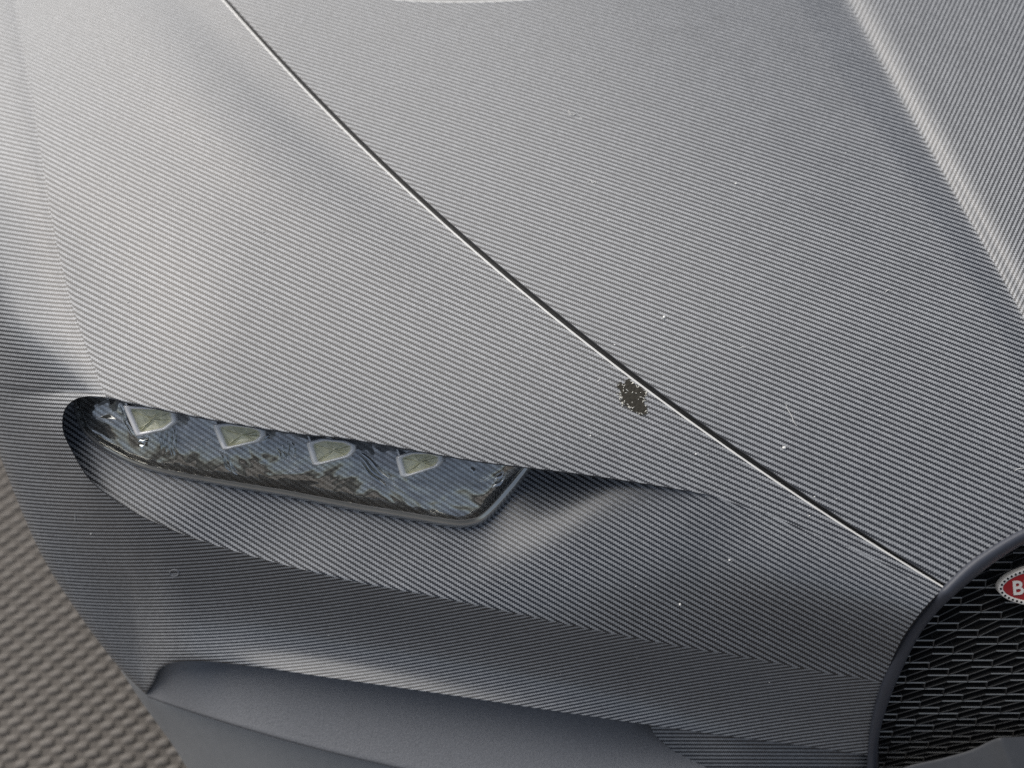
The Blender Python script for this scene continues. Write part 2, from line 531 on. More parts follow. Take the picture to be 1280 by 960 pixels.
isband = np.r_[np.zeros(n1), np.ones(n2)]
sb = np.r_[sstep(n1 - 70, n1, np.arange(n1)) * 0.5, 0.5 + 0.5 * sstep(0, 60, np.arange(n2))]
pr = 1.75
fs = 1 - (1 - vv ** pr) ** (1 / pr)
camp = np.r_[np.full(n1, 0.62), np.interp(np.arange(n2) / n2, [0, 0.15, 0.5, 0.8, 1], [0.62, 0.66, 0.48, 0.20, 0.06])]
fb = vv[None] + camp[:, None] * (np.sin(np.pi * vv) * (0.75 + 0.5 * vv))[None]
fC = fs[None] * (1 - sb[:, None]) + fb * sb[:, None]
wi, wo = 1 / inner[:, 2], 1 / outer[:, 2]
TC = 1 / (wi[:, None] * (1 - fC) + wo[:, None] * fC)
TC[:, 0] = inner[:, 2]
XC = at(PC, TC)
wing.grid(XC, W_SIDE(PC))
# return of the outline: the flank goes on down and inwards behind it
out3 = XC[:n1 + 1, -1]
ret = np.stack([out3 + np.array([dx, dy, dz]) for dx, dy, dz in ((0, 0, 0), (0.001, 0.003, -0.006), (0.004, 0.006, -0.02), (0.012, 0.01, -0.05))], 1)
wing.grid(ret, np.repeat(W_SIDE(PC[:n1 + 1, -1])[:, None], 4, 1))
# return under the lower edge
lo3 = XC[n1:, -1]
ret = np.stack([lo3, lo3 + np.array([0, 0.0015, -0.0012]), lo3 + np.array([0, 0.016, 0.0])], 1)
wing.grid(ret, np.repeat(W_SIDE(PC[n1:, -1])[:, None], 3, 1))
wing_me = face_camera(wing.mesh('wing'))
# ease the joint where the lamp niche runs out into the wing, and the side crease
bm = bmesh.new(); bm.from_mesh(wing_me)
pj = np.array([vt.co[:] for vt in bm.verts]) - CAM
px = 640 + FOC * pj[:, 0] / (pj @ FWD); py = 480 - FOC * (pj @ UPV) / (pj @ FWD)
ln_x = np.interp(py, np.array(LINE)[:, 1], np.array(LINE)[:, 0])
wt2 = (py < 470) & (np.abs(px - ln_x) < 9)
bm.verts.ensure_lookup_table()
for sel, it in ((wt2, 10),):
    vs_ = [bm.verts[i] for i in np.nonzero(sel)[0] if not bm.verts[i].is_boundary]
    for _ in range(it):
        bmesh.ops.smooth_vert(bm, verts=vs_, factor=0.5, use_axis_x=True, use_axis_y=True, use_axis_z=True)
bm.to_mesh(wing_me); bm.free()
wing_o = link('wing', panel_mats(wing_me), None, car)

def tree_of(me):
    return BVHTree.FromPolygons([vt.co.copy() for vt in me.vertices], [list(p.vertices) for p in me.polygons])

def hit(tree, P):
    P = np.asarray(P, float)
    d = rays(P)
    loc, nor, _, dist = tree.ray_cast(Vector(CAM), Vector(d).normalized())
    if loc is None:
        return None, None
    if nor.dot(Vector(d)) > 0:
        nor = -nor
    return np.array(loc), np.array(nor)

def depth_of(X):
    return float((np.asarray(X) - CAM) @ FWD)

# ------------------------------------------------------------------ bonnet
nb = 240
gh = spline(GAP, nb)                                   # rear to nose
nn = normals2d(gh)
nn = np.where(nn[:, :1] < 0, -nn, nn)
wid = np.interp(gh[:, 1], [-60, 120, 400, 600, 735], [5.2, 7.2, 8.6, 8.6, 6.0])
edgeH = gh + nn * wid[:, None]
edgeH[-1] = (1184, 730)
creaseS = spline(CREASE, nb)
def rear_y(x):
    return 5.0 - 3.5 * ((x - 700.0) / 100.0) ** 2
# rear edge bows towards the viewer in the middle; the nose follows the grille surround
nuH = 230
uu = np.linspace(0, 1, nuH)
rear = np.stack([np.interp(uu, [0, 1], [edgeH[0, 0], creaseS[0, 0]]), np.zeros(nuH)], 1)
base_line = np.interp(uu, [0, 1], [edgeH[0, 1], creaseS[0, 1]])
rear[:, 1] = base_line + (65 * (1 - (2 * uu - 1.0 + 0.16 * np.sin(np.pi * uu)) ** 2))
ringU = spline(RING_O, 600)
i0 = np.argmin(np.hypot(ringU[:, 0] - 1184, ringU[:, 1] - 730)); i1 = np.argmin(np.abs(ringU[:, 0] - 1360))
seg = ringU[i0:i1 + 1]
nose = np.stack([np.interp(uu, np.linspace(0, 1, len(seg)), seg[:, k]) for k in (0, 1)], 1)
nose[0] = edgeH[-1]; nose[-1] = creaseS[-1]
U = uu[:, None, None]; Vv = np.linspace(0, 1, nb)[None, :, None]
P_H = ((1 - U) * edgeH[None] + U * creaseS[None] + (1 - Vv) * rear[:, None] + Vv * nose[:, None]
       - ((1 - U) * (1 - Vv) * edgeH[0] + (1 - U) * Vv * edgeH[-1] + U * (1 - Vv) * creaseS[0] + U * Vv * creaseS[-1]))
T_H = t_bonnet(P_H)
bon = Shell().grid(at(P_H, T_H), W_BON(P_H))
right = np.stack([np.linspace(1560, 1470, nb), np.linspace(-60, 655, nb)], 1)
v2 = np.linspace(0, 1, 60)[:, None, None] ** 1.5
P_H2 = creaseS[None] * (1 - v2) + right[None] * v2
bon.grid(at(P_H2, t_bonnet(P_H2)), W_BON2(P_H2))
# turned-down edge along the seam
teH = t_bonnet(edgeH)
rows = [(0, 0)] + [(1.5 * math.sin(a), 0.0009 * (1 - math.cos(a))) for a in np.linspace(0.3, 1.5, 5)] + [(1.5, 0.007)]
Pe = np.stack([edgeH - nn * s for s, _ in rows], 1)
Te = np.stack([teH + d for _, d in rows], 1)
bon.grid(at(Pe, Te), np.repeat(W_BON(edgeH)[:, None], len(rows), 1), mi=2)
# rolled rear edge
rr = np.stack([P_H[:, 0], P_H[:, 0] + (0, -1.0), P_H[:, 0] + (0, -1.6)], 1)
rt = t_bonnet(P_H[:, 0])
bon.grid(at(rr, np.stack([rt, rt + 0.0009, rt + 0.006], 1)), np.repeat(W_BON(P_H[:, 0])[:, None], 3, 1), mi=1)
bon_me = face_camera(bon.mesh('bonnet'))
bon_o = link('bonnet', panel_mats(bon_me), None, car)
# wiper cowl behind the bonnet
cw = np.stack([P_H[:, 0] + (0, 6), P_H[:, 0] + (0, -40), P_H[:, 0] + (0, -120)], 1)
ct_ = np.stack([rt + 0.010, rt + 0.020, rt + 0.06], 1)
link('cowl', face_camera(Shell().grid(at(cw, ct_)).mesh('cowl')), M['lip'], car)
# channel at the bottom of the seam
chn = np.stack([gh - nn * 3, gh + nn * (wid[:, None] * 0.5), gh + nn * (wid[:, None] + 4)], 1)
tch = t_wing(gh)
link('seam_channel', face_camera(Shell().grid(at(chn, np.stack([tch + .0050, tch + .0042, tch + .0050], 1))).mesh('seam_channel')), M['seam'], car)

# ------------------------------------------------------------------ grille surround
nR = 260
ro = spline(RING_O, nR); ri = spline(RING_I, nR)
wing_tree, bon_tree = tree_of(wing_me), tree_of(bon_me)
def ring_depth(P):
    tb = t_bonnet(P)
    tl = np.interp(P[:, 1], [735, 770, 800, 853, 945, 1020], [float(t_wing(np.array([1179., 735.]))), .3505, .357, .371, .4035, .425])
    k = sstep(715, 760, P[:, 1])
    return tb * (1 - k) + tl * k
tr_o = ring_depth(ro)
prof = [(-0.12, 0.0040), (-0.10, 0.0004), (0.02, -0.0012), (0.22, -0.0022), (0.55, -0.0022), (0.85, -0.0010), (1.0, 0.0012), (1.03, 0.008), (1.04, 0.016)]
Pr = np.stack([ro + (ri - ro) * s for s, _ in prof], 1)
Tr = np.stack([tr_o + d for _, d in prof], 1)
link('grille_surround', face_camera(Shell().grid(at(Pr, Tr)).mesh('grille_surround')), M['ring'], car)

# ------------------------------------------------------------------ grille
def t_grille(P):
    P = np.asarray(P, float)
    return np.interp(P[..., 1], [600, 662, 735, 800, 853, 900, 945, 1000], [.352, .356, .3605, .369, .3815, .398, .417, .440])
gp = np.stack(np.meshgrid(np.linspace(1075, 1480, 20), np.linspace(640, 1030, 40), indexing='ij'), -1)
gt_ = t_grille(gp) + 0.014
grille = link('grille', face_camera(Shell().grid(at(gp, gt_)).mesh('grille')), M['black'], car)
ROWS = [(1219, 628), (1215, 661), (1212, 693), (1206, 725), (1200.8, 756), (1197, 787.5), (1191, 817), (1185, 844), (1179, 868.5), (1173, 891.7), (1166.5, 913.5), (1160, 934), (1154, 953), (1148, 971), (1142, 988)]
def node(m, n):
    e = np.array([25.6 - 0.38 * (m - 3), 9.3 - 0.34 * (m - 3)])
    return np.array(ROWS[m]) + n * e
inn = spline(RING_I, 500)
def bar_into(bm, a, b, wdt, dpt, mi=0):
    A, B = at(a, t_grille(a)), at(b, t_grille(b))
    ax = Vector(B - A); ln = ax.length; ax.normalize()
    nrm = Vector((0, -0.82, 0.57))
    nrm = (nrm - ax * nrm.dot(ax)).normalized()
    sd = ax.cross(nrm)
    a0 = Vector(A) - ax * wdt * 0.4; b0 = Vector(B) + ax * wdt * 0.4
    vs_ = []
    for e in (a0, b0):
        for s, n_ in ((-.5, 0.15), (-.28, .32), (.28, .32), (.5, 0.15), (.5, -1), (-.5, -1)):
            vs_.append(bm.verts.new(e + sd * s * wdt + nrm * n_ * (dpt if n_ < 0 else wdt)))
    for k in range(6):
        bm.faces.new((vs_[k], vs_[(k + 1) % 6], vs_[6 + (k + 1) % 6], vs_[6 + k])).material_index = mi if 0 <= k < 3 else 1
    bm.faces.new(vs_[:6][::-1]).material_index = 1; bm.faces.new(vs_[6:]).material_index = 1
for m in range(len(ROWS) - 1):
    for n in range(-7, 14):
        u0, u1 = node(m, n), node(m, n + 1)
        c = (u0 + u1) / 2
        j = np.argmin(np.hypot(inn[:, 0] - c[0], inn[:, 1] - c[1]))
        # keep cells inside the opening (to the right of / below the surround's inner edge)
        tng = inn[min(j + 1, 499)] - inn[max(j - 1, 0)]
        side = tng[0] * (c[1] - inn[j, 1]) - tng[1] * (c[0] - inn[j, 0])
        dist = np.hypot(*(inn[j] - c))
        if (side < 0 and dist > 22) or c[0] > 1450 or c[1] > 985:
            continue
        d0 = np.array([u0[0] - 0.6, u1[1]]); r0 = np.array([u1[0] + 0.6, u0[1]])
        bm = bmesh.new()
        W, D = 0.00056, 0.0030
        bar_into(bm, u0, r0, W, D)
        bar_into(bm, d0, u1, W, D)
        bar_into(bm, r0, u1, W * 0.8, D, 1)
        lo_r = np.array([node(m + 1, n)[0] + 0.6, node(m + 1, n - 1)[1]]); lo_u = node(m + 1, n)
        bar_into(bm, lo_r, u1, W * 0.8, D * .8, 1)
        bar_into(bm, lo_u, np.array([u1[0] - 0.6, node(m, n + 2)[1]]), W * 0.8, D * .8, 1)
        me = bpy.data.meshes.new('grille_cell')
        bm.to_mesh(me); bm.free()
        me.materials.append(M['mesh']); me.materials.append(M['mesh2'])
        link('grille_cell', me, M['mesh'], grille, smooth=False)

# ------------------------------------------------------------------ badge
bc = at(np.array([1318., 730.5]), np.array(0.351))
bx = Vector((1, 0, 0.13)).normalized()
bz = Vector((0, -0.74, 0.67)); bz = (bz - bx * bz.dot(bx)).normalized()
by = bz.cross(bx)
BM = Matrix((( bx[0], by[0], bz[0], bc[0]), (bx[1], by[1], bz[1], bc[1]), (bx[2], by[2], bz[2], bc[2]), (0, 0, 0, 1)))
ba, bb = 0.0176, 0.0070
def oval(sa, z, n=96):
    an = np.linspace(0, 2 * np.pi, n, endpoint=False)
    c_, s_ = np.cos(an), np.sin(an)
    return [Vector((math.copysign(abs(a) ** 0.96, a) * (ba - sa), math.copysign(abs(b) ** 1.08, b) * (bb - sa), z)) for a, b in zip(c_, s_)]
def loft(rings, cap_top=True):
    bm = bmesh.new()
    vr = [[bm.verts.new(BM @ p) for p in r] for r in rings]
    n = len(vr[0])
    for a, b in zip(vr, vr[1:]):
        for k in range(n):
            bm.faces.new((a[k], a[(k + 1) % n], b[(k + 1) % n], b[k]))
    if cap_top:
        bm.faces.new(vr[-1])
    me = bpy.data.meshes.new('badge'); bm.to_mesh(me); bm.free()
    return me
badge = link('badge', loft([oval(0.0004, -0.002), oval(0.0004, 0.0003), oval(0.0012, 0.0005), oval(0.004, 0.0007)]), M['red'], car)
badge['label'] = 'red oval enamel badge with white beaded rim and white lettering'
link('badge_rim', loft([oval(0, -0.002), oval(-0.0001, 0.0006), oval(0.0002, 0.0009), oval(0.0013, 0.0009), oval(0.0015, 0.0006), oval(0.0015, 0.0)], False), M['silver'], badge)
bm = bmesh.new()
an = np.linspace(0, 2 * np.pi, 2000)
pts = np.array([[math.cos(a) * (ba - 0.00075), math.sin(a) * (bb - 0.00075)] for a in an])
ds = np.r_[0, np.cumsum(np.hypot(*np.diff(pts, axis=0).T))]
for s in np.linspace(0, ds[-1], 57)[:-1]:
    p = np.array([np.interp(s, ds, pts[:, 0]), np.interp(s, ds, pts[:, 1])])
    bmesh.ops.create_circle(bm, cap_ends=True, segments=8, radius=0.00040, matrix=BM @ Matrix.Translation((p[0], p[1], 0.00095)))
me = bpy.data.meshes.new('badge_beads'); bm.to_mesh(me); bm.free()
link('badge_beads', me, M['black'], badge, smooth=False)['kind'] = 'stuff'
tc_ = bpy.data.curves.new('lettering', 'FONT')
tc_.body = 'BUGATTI'
tc_.size = 0.0068
tc_.extrude = 0.00022
tc_.offset = 0.00012
tc_.align_x = 'CENTER'; tc_.align_y = 'CENTER'
to = bpy.data.objects.new('lettering_source', tc_)
COL.objects.link(to)
bpy.context.view_layer.update()
dg = bpy.context.evaluated_depsgraph_get()
tme = bpy.data.meshes.new_from_object(to.evaluated_get(dg))
bpy.data.objects.remove(to)
xs = [vt.co.x for vt in tme.vertices]; ys = [vt.co.y for vt in tme.vertices]
sx, sy = 0.0262 / (max(xs) - min(xs)), 0.0047 / (max(ys) - min(ys))
mx_, my_ = (max(xs) + min(xs)) / 2, (max(ys) + min(ys)) / 2
tme.transform(BM @ Matrix.Translation((0, 0, 0.0009)) @ Matrix.Diagonal((sx, sy, 1, 1)) @ Matrix.Translation((-mx_, -my_, 0)))
link('lettering', tme, M['silver'], badge, smooth=False)

# ------------------------------------------------------------------ lower bumper
# recessed panel under the band
nP = 160
eb = spline(EB, nP)
EP = [(184, 868, .4405), (205, 876, .432), (300, 906, .413), (400, 934, .405), (520, 962, .400), (700, 1000, .397), (900, 1040, .397), (1010, 1062, .399)]
ep = spline(EP, nP)
vv = np.linspace(0, 1, 30)[None, :]
topP = eb.copy(); topP[:, 1] -= 6
Pp = topP[:, None, :2] * (1 - vv[..., None]) + ep[:, None, :2] * vv[..., None]
sag = np.r_[sstep(0, 22, np.arange(nP))]
w0 = 1 / (topP[:, 2] + 0.004 + 0.022 * sag); w1 = 1 / ep[:, 2]
fp = vv + 0.10 * np.sin(np.pi * vv)
Tp = 1 / (w0[:, None] * (1 - fp) + w1[:, None] * fp)
pan = Shell().grid(at(Pp, Tp))
low = at(ep[:, :2], ep[:, 2])
pan.grid(np.stack([low, low + (0, -0.0006, -0.0012), low + (0, 0.002, -0.003), low + (0, 0.02, -0.006)], 1))
link('intake_panel', face_camera(pan.mesh('intake_panel')), M['plastic'], car)
# lower lip under it
SL = [(150, 836, .452), (170, 866, .456), (190, 893, .460), (215, 930, .468), (240, 968, .480), (262, 1010, .494), (275, 1040, .51)]
sl = spline(SL, 60)
LT = [(150, 836, .452), (176, 862, .449), (190, 874, .4500), (300, 909, .440), (400, 937, .432), (520, 966, .427), (700, 1006, .424), (900, 1046, .422)]
lt = spline(LT, 60)
vv = np.linspace(0, 1, 40)[None, :]
LBOT = [(150, 836, .452), (180, 882, .458), (215, 930, .466), (250, 985, .472), (330, 1080, .478), (520, 1120, .478), (700, 1130, .476), (900, 1140, .474)]
lb = spline(LBOT, 60)
Pb = lt[:, None, :2] * (1 - vv[..., None]) + lb[:, None, :2] * vv[..., None]
ff = vv ** 1.7
Tb = 1 / ((1 / lt[:, 2])[:, None] * (1 - ff) + (1 / lb[:, 2])[:, None] * ff)
lip = Shell().grid(at(Pb, Tb))
bot = at(lb[:, :2], lb[:, 2])
lip.grid(np.stack([bot, bot + (0.001, 0.002, -0.006), bot + (0.006, 0.012, -0.016)], 1))
tp = at(lt[:, :2], lt[:, 2])
lip.grid(np.stack([tp, tp + (0.0005, 0.002, 0.0006), tp + (0.002, 0.012, 0.001)], 1))
link('front_lip', face_camera(lip.mesh('front_lip')), M['lip'], car)
# weave-finished corner piece beside the grille
INS_T = [(816, 905, .3905), (860, 911, .3890), (900, 916, .3885), (960, 924, .3905), (1030, 934, .394), (1096, 944, .398)]
INS_L = [(814, 912), (822, 922), (845, 941), (880, 962), (960, 1010), (1096, 1040)]
it = spline(INS_T, 80)
il = spline(INS_L, 80)
vv = np.linspace(0, 1, 30)[None, :]
topI = it.copy(); topI[:, 1] -= 4
Pi = topI[:, None, :2] * (1 - vv[..., None]) + il[:, None] * vv[..., None]
bow = 0.0085 * np.exp(-((Pi[..., 0] - 895 - (Pi[..., 1] - 925) * 0.55) / 48.0) ** 2)
Ti = it[:, None, 2] + 0.0145 + (Pi[..., 1] - it[:, None, 1]) * 0.00024 - bow
W_INS = fit([(880, 935, -.06, 4.6), (950, 950, .02, 4.6), (1050, 950, .03, 4.6), (840, 925, .02, 4.6)], 1)
ins = Shell().grid(at(Pi, Ti), W_INS(Pi))
Xi = at(Pi, Ti)[:, -1]
ins.grid(np.stack([Xi, Xi + (-0.0004, 0.0012, -0.0006), Xi + (0, 0.02, -0.002)], 1), np.repeat(W_INS(Pi[:, -1])[:, None], 3, 1))
link('bumper_insert', face_camera(ins.mesh('bumper_insert')), M['weave'], car)
# grey ledge in front of the foot of the grille
LED = [(1110, 968, .398), (1140, 957, .395), (1180, 948, .392), (1217, 937, .389), (1240, 926, .3875), (1252, 922.5, .387), (1266, 922, .3872), (1285, 921, .388), (1340, 916, .391), (1400, 914, .395)]
ld = spline(LED, 90)
LED2 = [(1110, 1060, .412), (1140, 1060, .411), (1180, 1060, .408), (1217, 1060, .404), (1262, 1060, .400), (1285, 1060, .399), (1300, 1060, .400), (1320, 1060, .402), (1370, 1060, .405), (1400, 1060, .408)]
l2 = spline(LED2, 90)
vv = np.linspace(0, 1, 30)[None, :]
Pd = ld[:, None, :2] * (1 - vv[..., None]) + l2[:, None, :2] * vv[..., None]
ridge = 0.0030 * np.exp(-np.abs(Pd[..., 0] - (1250 + (Pd[..., 1] - 922) * 0.42)) / 20.0) - 0.0012 * sstep(0, 60, Pd[..., 0] - (1250 + (Pd[..., 1] - 922) * 0.42))
Td = ld[:, None, 2] * (1 - vv) + l2[:, None, 2] * vv - ridge - 0.003 * np.sin(np.pi * np.clip(vv * 1.2, 0, 1))
led = Shell().grid(at(Pd, Td))
Xd = at(Pd, Td)[:, 0]
led.grid(np.stack([Xd, Xd + (0, 0.0004, -0.0002), Xd + (0, 0.0008, -0.0016), Xd + (0, 0.0012, -0.02)], 1))
link('lower_grille_ledge', face_camera(led.mesh('lower_grille_ledge')), M['ledge'], car)

# ------------------------------------------------------------------ headlight
niche_me = niche.mesh('niche')
ntree = tree_of(niche_me)
RIM = [(95, 494), (92, 505), (93, 517), (101, 537), (114, 551), (127, 561), (166, 581.5), (211, 595), (272, 607), (326, 616), (360, 622), (400, 630), (440, 638), (509, 650),
       (546, 656.5), (572, 660), (588, 659), (604, 654), (620, 641), (641.5, 617), (656, 598), (667, 583)]
nH = 200
rim = spline(RIM, nH)
nrim = normals2d(rim)
nrim = np.where(((np.array([380, 560.]) - rim) * nrim).sum(1)[:, None] > 0, nrim, -nrim)
fl = []
for p in rim:
    X, _ = hit(ntree, p)
    fl.append(depth_of(X) if X is not None else np.nan)
fl = np.array(fl)
ok = ~np.isnan(fl)
fl = np.interp(np.arange(nH), np.nonzero(ok)[0], fl[ok])
fl = np.convolve(np.r_[[fl[0]] * 6, fl, [fl[-1]] * 6], np.ones(13) / 13, 'valid')
# top curve of the lens, tucked under the wing's lip
arcE = np.array(EU)
topx = np.linspace(0, 1, nH)
topx = rim[0, 0] + (rim[-1, 0] - rim[0, 0]) * (0.5 - 0.5 * np.cos(np.pi * topx)) * 0.35 + (rim[-1, 0] - rim[0, 0]) * topx * 0.65
topl = np.stack([topx, np.interp(topx, np.r_[84, 94, 108, arcE[:, 0]], np.r_[507, 499, 495.5, arcE[:, 1]]) - np.interp(topx, [92, 130], [1, 8])], 1)
topt = t_wing(np.stack([np.maximum(topx, 140), np.interp(np.maximum(topx, 140), arcE[:, 0], arcE[:, 1])], 1)) + 0.0055
topt = topt + np.interp(topx, [92, 150], [0.008, 0])
inset = np.interp(np.arange(nH), [0, 20, 60, 150, 185, 199], [3, 5, 8, 10, 11, 9])
iw = rim + nrim * inset[:, None]
tin = fl - np.interp(np.arange(nH), [0, 15, 60, 150, 199], [.002, .0035, .005, .0055, .005])
headlight = bpy.data.objects.new('headlight', None)
COL.objects.link(headlight); headlight.parent = car; headlight.empty_display_size = 0.01
vl = np.linspace(0, 1, 50)[None, :]
Pn = topl[:, None] * (1 - vl[..., None]) + iw[:, None] * vl[..., None]
Tn = 1 / ((1 / topt)[:, None] * (1 - vl) + (1 / tin)[:, None] * vl) - 0.0035 * np.sin(np.pi * vl) * np.sin(np.pi * np.linspace(0.03, 0.97, nH))[:, None]
link('lens', face_camera(Shell().grid(at(Pn, Tn)).mesh('lens')), M['lens'], headlight)
prof = [(1.0, 0.0, 1.0), (0.86, 0.0, 0.86), (0.55, 0.10, 0.9), (0.22, 0.0, 0.60), (0.05, 0.0, 0.25), (0.0, 0.0, 0.02), (-0.03, 0.0, -0.15)]
Pm = np.stack([rim + nrim * (inset * s)[:, None] for s, _, _ in prof], 1)
Tm = np.stack([fl + (tin - fl) * k for _, _, k in prof], 1)
link('lens_rim', face_camera(Shell().grid(at(Pm, Tm)).mesh('lens_rim')), M['rim'], headlight)

# added wavy mirror bowl behind the lens, put in for mottled bright reflections
Pw = topl[:, None] * (1 - vl[..., None]) + iw[:, None] * vl[..., None]
tfl = np.zeros(Pw.shape[:2])
for i in range(nH):
    for j in range(50):
        X, _ = hit(ntree, Pw[i, j])
        tfl[i, j] = depth_of(X) if X is not None else np.nan
for j in range(50):
    okc = ~np.isnan(tfl[:, j])
    tfl[:, j] = np.interp(np.arange(nH), np.nonzero(okc)[0], tfl[okc, j])
Tw = np.minimum(tfl - 0.0012, tfl * 0.35 + Tn * 0.65 + 0.001)
Tw = np.maximum(Tw, Tn + 0.0012)
link('added_mirror_bowl', face_camera(Shell().grid(at(Pw, Tw), W_NICHE(Pw)).mesh('added_mirror_bowl')), M['bowl'], headlight)

# four lamp units: a chrome frame round a yellowish moulded cell
UNITS = [[(155, 507), (171, 544.5), (176, 544), (207, 537.5), (221, 527), (219, 514), (206, 509), (170, 508)],
         [(267, 531), (279, 561), (284, 561.5), (324, 552), (331, 545), (331, 538), (318, 533), (283, 529)],
         [(384, 553), (392, 580), (397, 581.5), (437, 571), (444, 563), (444, 556), (432, 551), (402, 548)],
         [(495.5, 571), (502, 595), (507, 596.5), (547, 583.5), (553, 577), (553, 569), (541, 565), (513, 565)]]
def corner_poly(poly, r=0.16):
    out, n = [], len(poly)
    for k in range(n):
        a, b, c = (np.array(poly[(k + d) % n], float) for d in (-1, 0, 1))
        p0, p1 = b + (a - b) * r, b + (c - b) * r
        out += [p0 * (1 - u) ** 2 + b * 2 * u * (1 - u) + p1 * u * u for u in (0, .33, .67, 1)]
    return np.array(out)
for poly in UNITS:
    c = np.mean(poly, 0)
    pl = corner_poly(poly)
    tb = depth_of(hit(ntree, (c[0], c[1] + 12))[0])
    tl = float(t_wing(np.array([c[0], np.interp(c[0], arcE[:, 0], arcE[:, 1])])))
    tf = tl + 0.0066 + (pl[:, 1] - c[1]) * 0.00003
    def ringp(sc, dt):
        return at(c + (pl - c) * sc, tf + dt)
    rings = [ringp(1.06, .007), ringp(1.05, .0015), ringp(1.0, .0002), ringp(.90, 0), ringp(.78, .0005), ringp(.76, .002)]
    link('lamp_frame', face_camera(Shell().grid(np.stack([np.vstack([r, r[:1]]) for r in rings], 1)).mesh('lamp_frame')), M['chrome'], headlight)
    # moulded crystal block: many small flat facets at odd angles
    rings = [ringp(.84, .0008)] + [ringp(k_, .0010 + 0.0009 * rng.random(len(pl))) for k_ in (.66, .4, .2)] + [ringp(.001, .0014)]
    link('lamp_cell', face_camera(Shell().grid(np.stack([np.vstack([r, r[:1]]) for r in rings], 1)).mesh('lamp_cell')), M['cell'], headlight, smooth=False)
    # thin fin beside the frame
    fa = np.array([pl[0] + (-3, -8), pl[0] + (-1, -8), pl[0] + (3, 2), pl[0] + (1, 3)])
    X = at(fa, np.full(4, tl + 0.0070))
    bm = bmesh.new()
    vs1 = [bm.verts.new(x) for x in X]; vs2 = [bm.verts.new(x + (0, 0.004, -0.005)) for x in X]
    bm.faces.new(vs1)
    for k in range(4):
        bm.faces.new((vs1[k], vs1[(k + 1) % 4], vs2[(k + 1) % 4], vs2[k]))
    me = bpy.data.meshes.new('lamp_fin'); bm.to_mesh(me); bm.free()
    link('lamp_fin', face_camera(me), M['chrome'], headlight, smooth=False)

# added mirror flutes between the lamp units, standing in for sky reflections in the lens
bowl_tree = tree_of(bpy.data.objects['added_mirror_bowl'].data)
PATCHES = [[(198, 536), (212, 531), (222, 540), (219, 556), (213, 571), (206, 566), (203, 550)], [(172, 549), (186, 548), (184, 556), (176, 560)], [(148, 505), (158, 508), (166, 530), (168, 545), (158, 532)],
           [(272, 556), (281, 563), (290, 580), (300, 592), (290, 592), (279, 576)], [(344, 546), (366, 549), (371, 561), (362, 575), (352, 577), (346, 563)], [(322, 541), (338, 543), (336, 549), (324, 551)],
           [(448, 564), (464, 573), (474, 586), (489, 597), (486, 603), (468, 598), (455, 584)], [(585, 585), (594, 583), (596, 589), (588, 591)], [(616, 598), (632, 589), (636, 592), (622, 606), (612, 613)]]
for poly in PATCHES:
    o_ = np.array(poly, float)
    c_ = o_.mean(0)
    _, _, vt_ = np.linalg.svd(o_ - c_)
    ax_, pe_ = vt_[0], vt_[1]
    la, lp = (o_ - c_) @ ax_, (o_ - c_) @ pe_
    sh = Shell()
    nfl = max(1, int(round(np.ptp(lp) / 5.5)))
    for k in range(nfl):
        off = lp.min() + (k + 0.5) * np.ptp(lp) / nfl
        ln = np.ptp(la) * rng.uniform(0.55, 0.95); a0 = la.mean() + rng.uniform(-.12, .12) * np.ptp(la)
        ns = 12
        g = []
        for i in range(ns):
            u = -0.5 + i / (ns - 1)
            p = c_ + ax_ * (a0 + u * ln) + pe_ * (off + 1.2 * math.sin(7 * u + k))
            X, N = hit(bowl_tree, p)
            if X is None:
                break
            wd = 0.00085 * math.sqrt(max(0.04, 1 - (2 * u) ** 2)) * (1 + 0.25 * math.sin(9 * u + 2 * k))
            row = []
            n0 = np.array([-0.34 + 0.2 * u, -0.27, 0.90]); n0 /= np.linalg.norm(n0)
            b_ = np.cross(n0, RGT); b_ /= np.linalg.norm(b_)
            for j in range(7):
                q = -1 + j / 3.0
                row.append(X + N * 0.0007 + b_ * wd * q + n0 * wd * 0.36 * (1 - q * q))
            g.append(row)
        if len(g) > 2:
            sh.grid(np.array(g))
    if sh.v:
        link('added_glint_strip', face_camera(sh.mesh('added_glint_strip')), M['glint'], headlight)

# ------------------------------------------------------------------ damage, dust and lint
def blob_on(tree, outline, lift, step=0.8):
    """a thin ragged sheet over the inside of an outline"""
    o = np.array(outline)
    def inside(p):
        x, y = p; c = False
        for (x0, y0), (x1, y1) in zip(o, np.roll(o, -1, 0)):
            if (y0 > y) != (y1 > y) and x < (x1 - x0) * (y - y0) / (y1 - y0) + x0:
                c = not c
        return c
    bm = bmesh.new(); vid = {}
    x0, y0 = o.min(0); nx, ny = (np.ptp(o, axis=0) / step).astype(int) + 2
    def vert(i, j):
        if (i, j) not in vid:
            X, N = hit(tree, (x0 + i * step + (hash((i, j)) % 7 - 3) * .08, y0 + j * step + (hash((j, i, 3)) % 7 - 3) * .08))
            vid[(i, j)] = bm.verts.new(X + N * (lift + 0.00006 * rng.random()))
        return vid[(i, j)]
    for i in range(nx):
        for j in range(ny):
            if inside((x0 + (i + .5) * step, y0 + (j + .5) * step)):
                bm.faces.new([vert(i, j), vert(i, j + 1), vert(i + 1, j + 1), vert(i + 1, j)])
    me = bpy.data.meshes.new('paint_chip'); bm.to_mesh(me); bm.free()
    return me
chip = [(770, 484), (774, 478), (779, 480), (783, 474.5), (788, 474), (792, 478), (798, 481.5), (803, 484), (808, 488), (809, 492), (806, 497), (807, 501), (805, 505), (809, 510), (808, 517), (803, 520),
        (798, 519), (794, 515), (788, 512), (783, 508), (777, 505), (775, 501), (778, 498), (774, 494), (776, 490)]
rough_chip = []
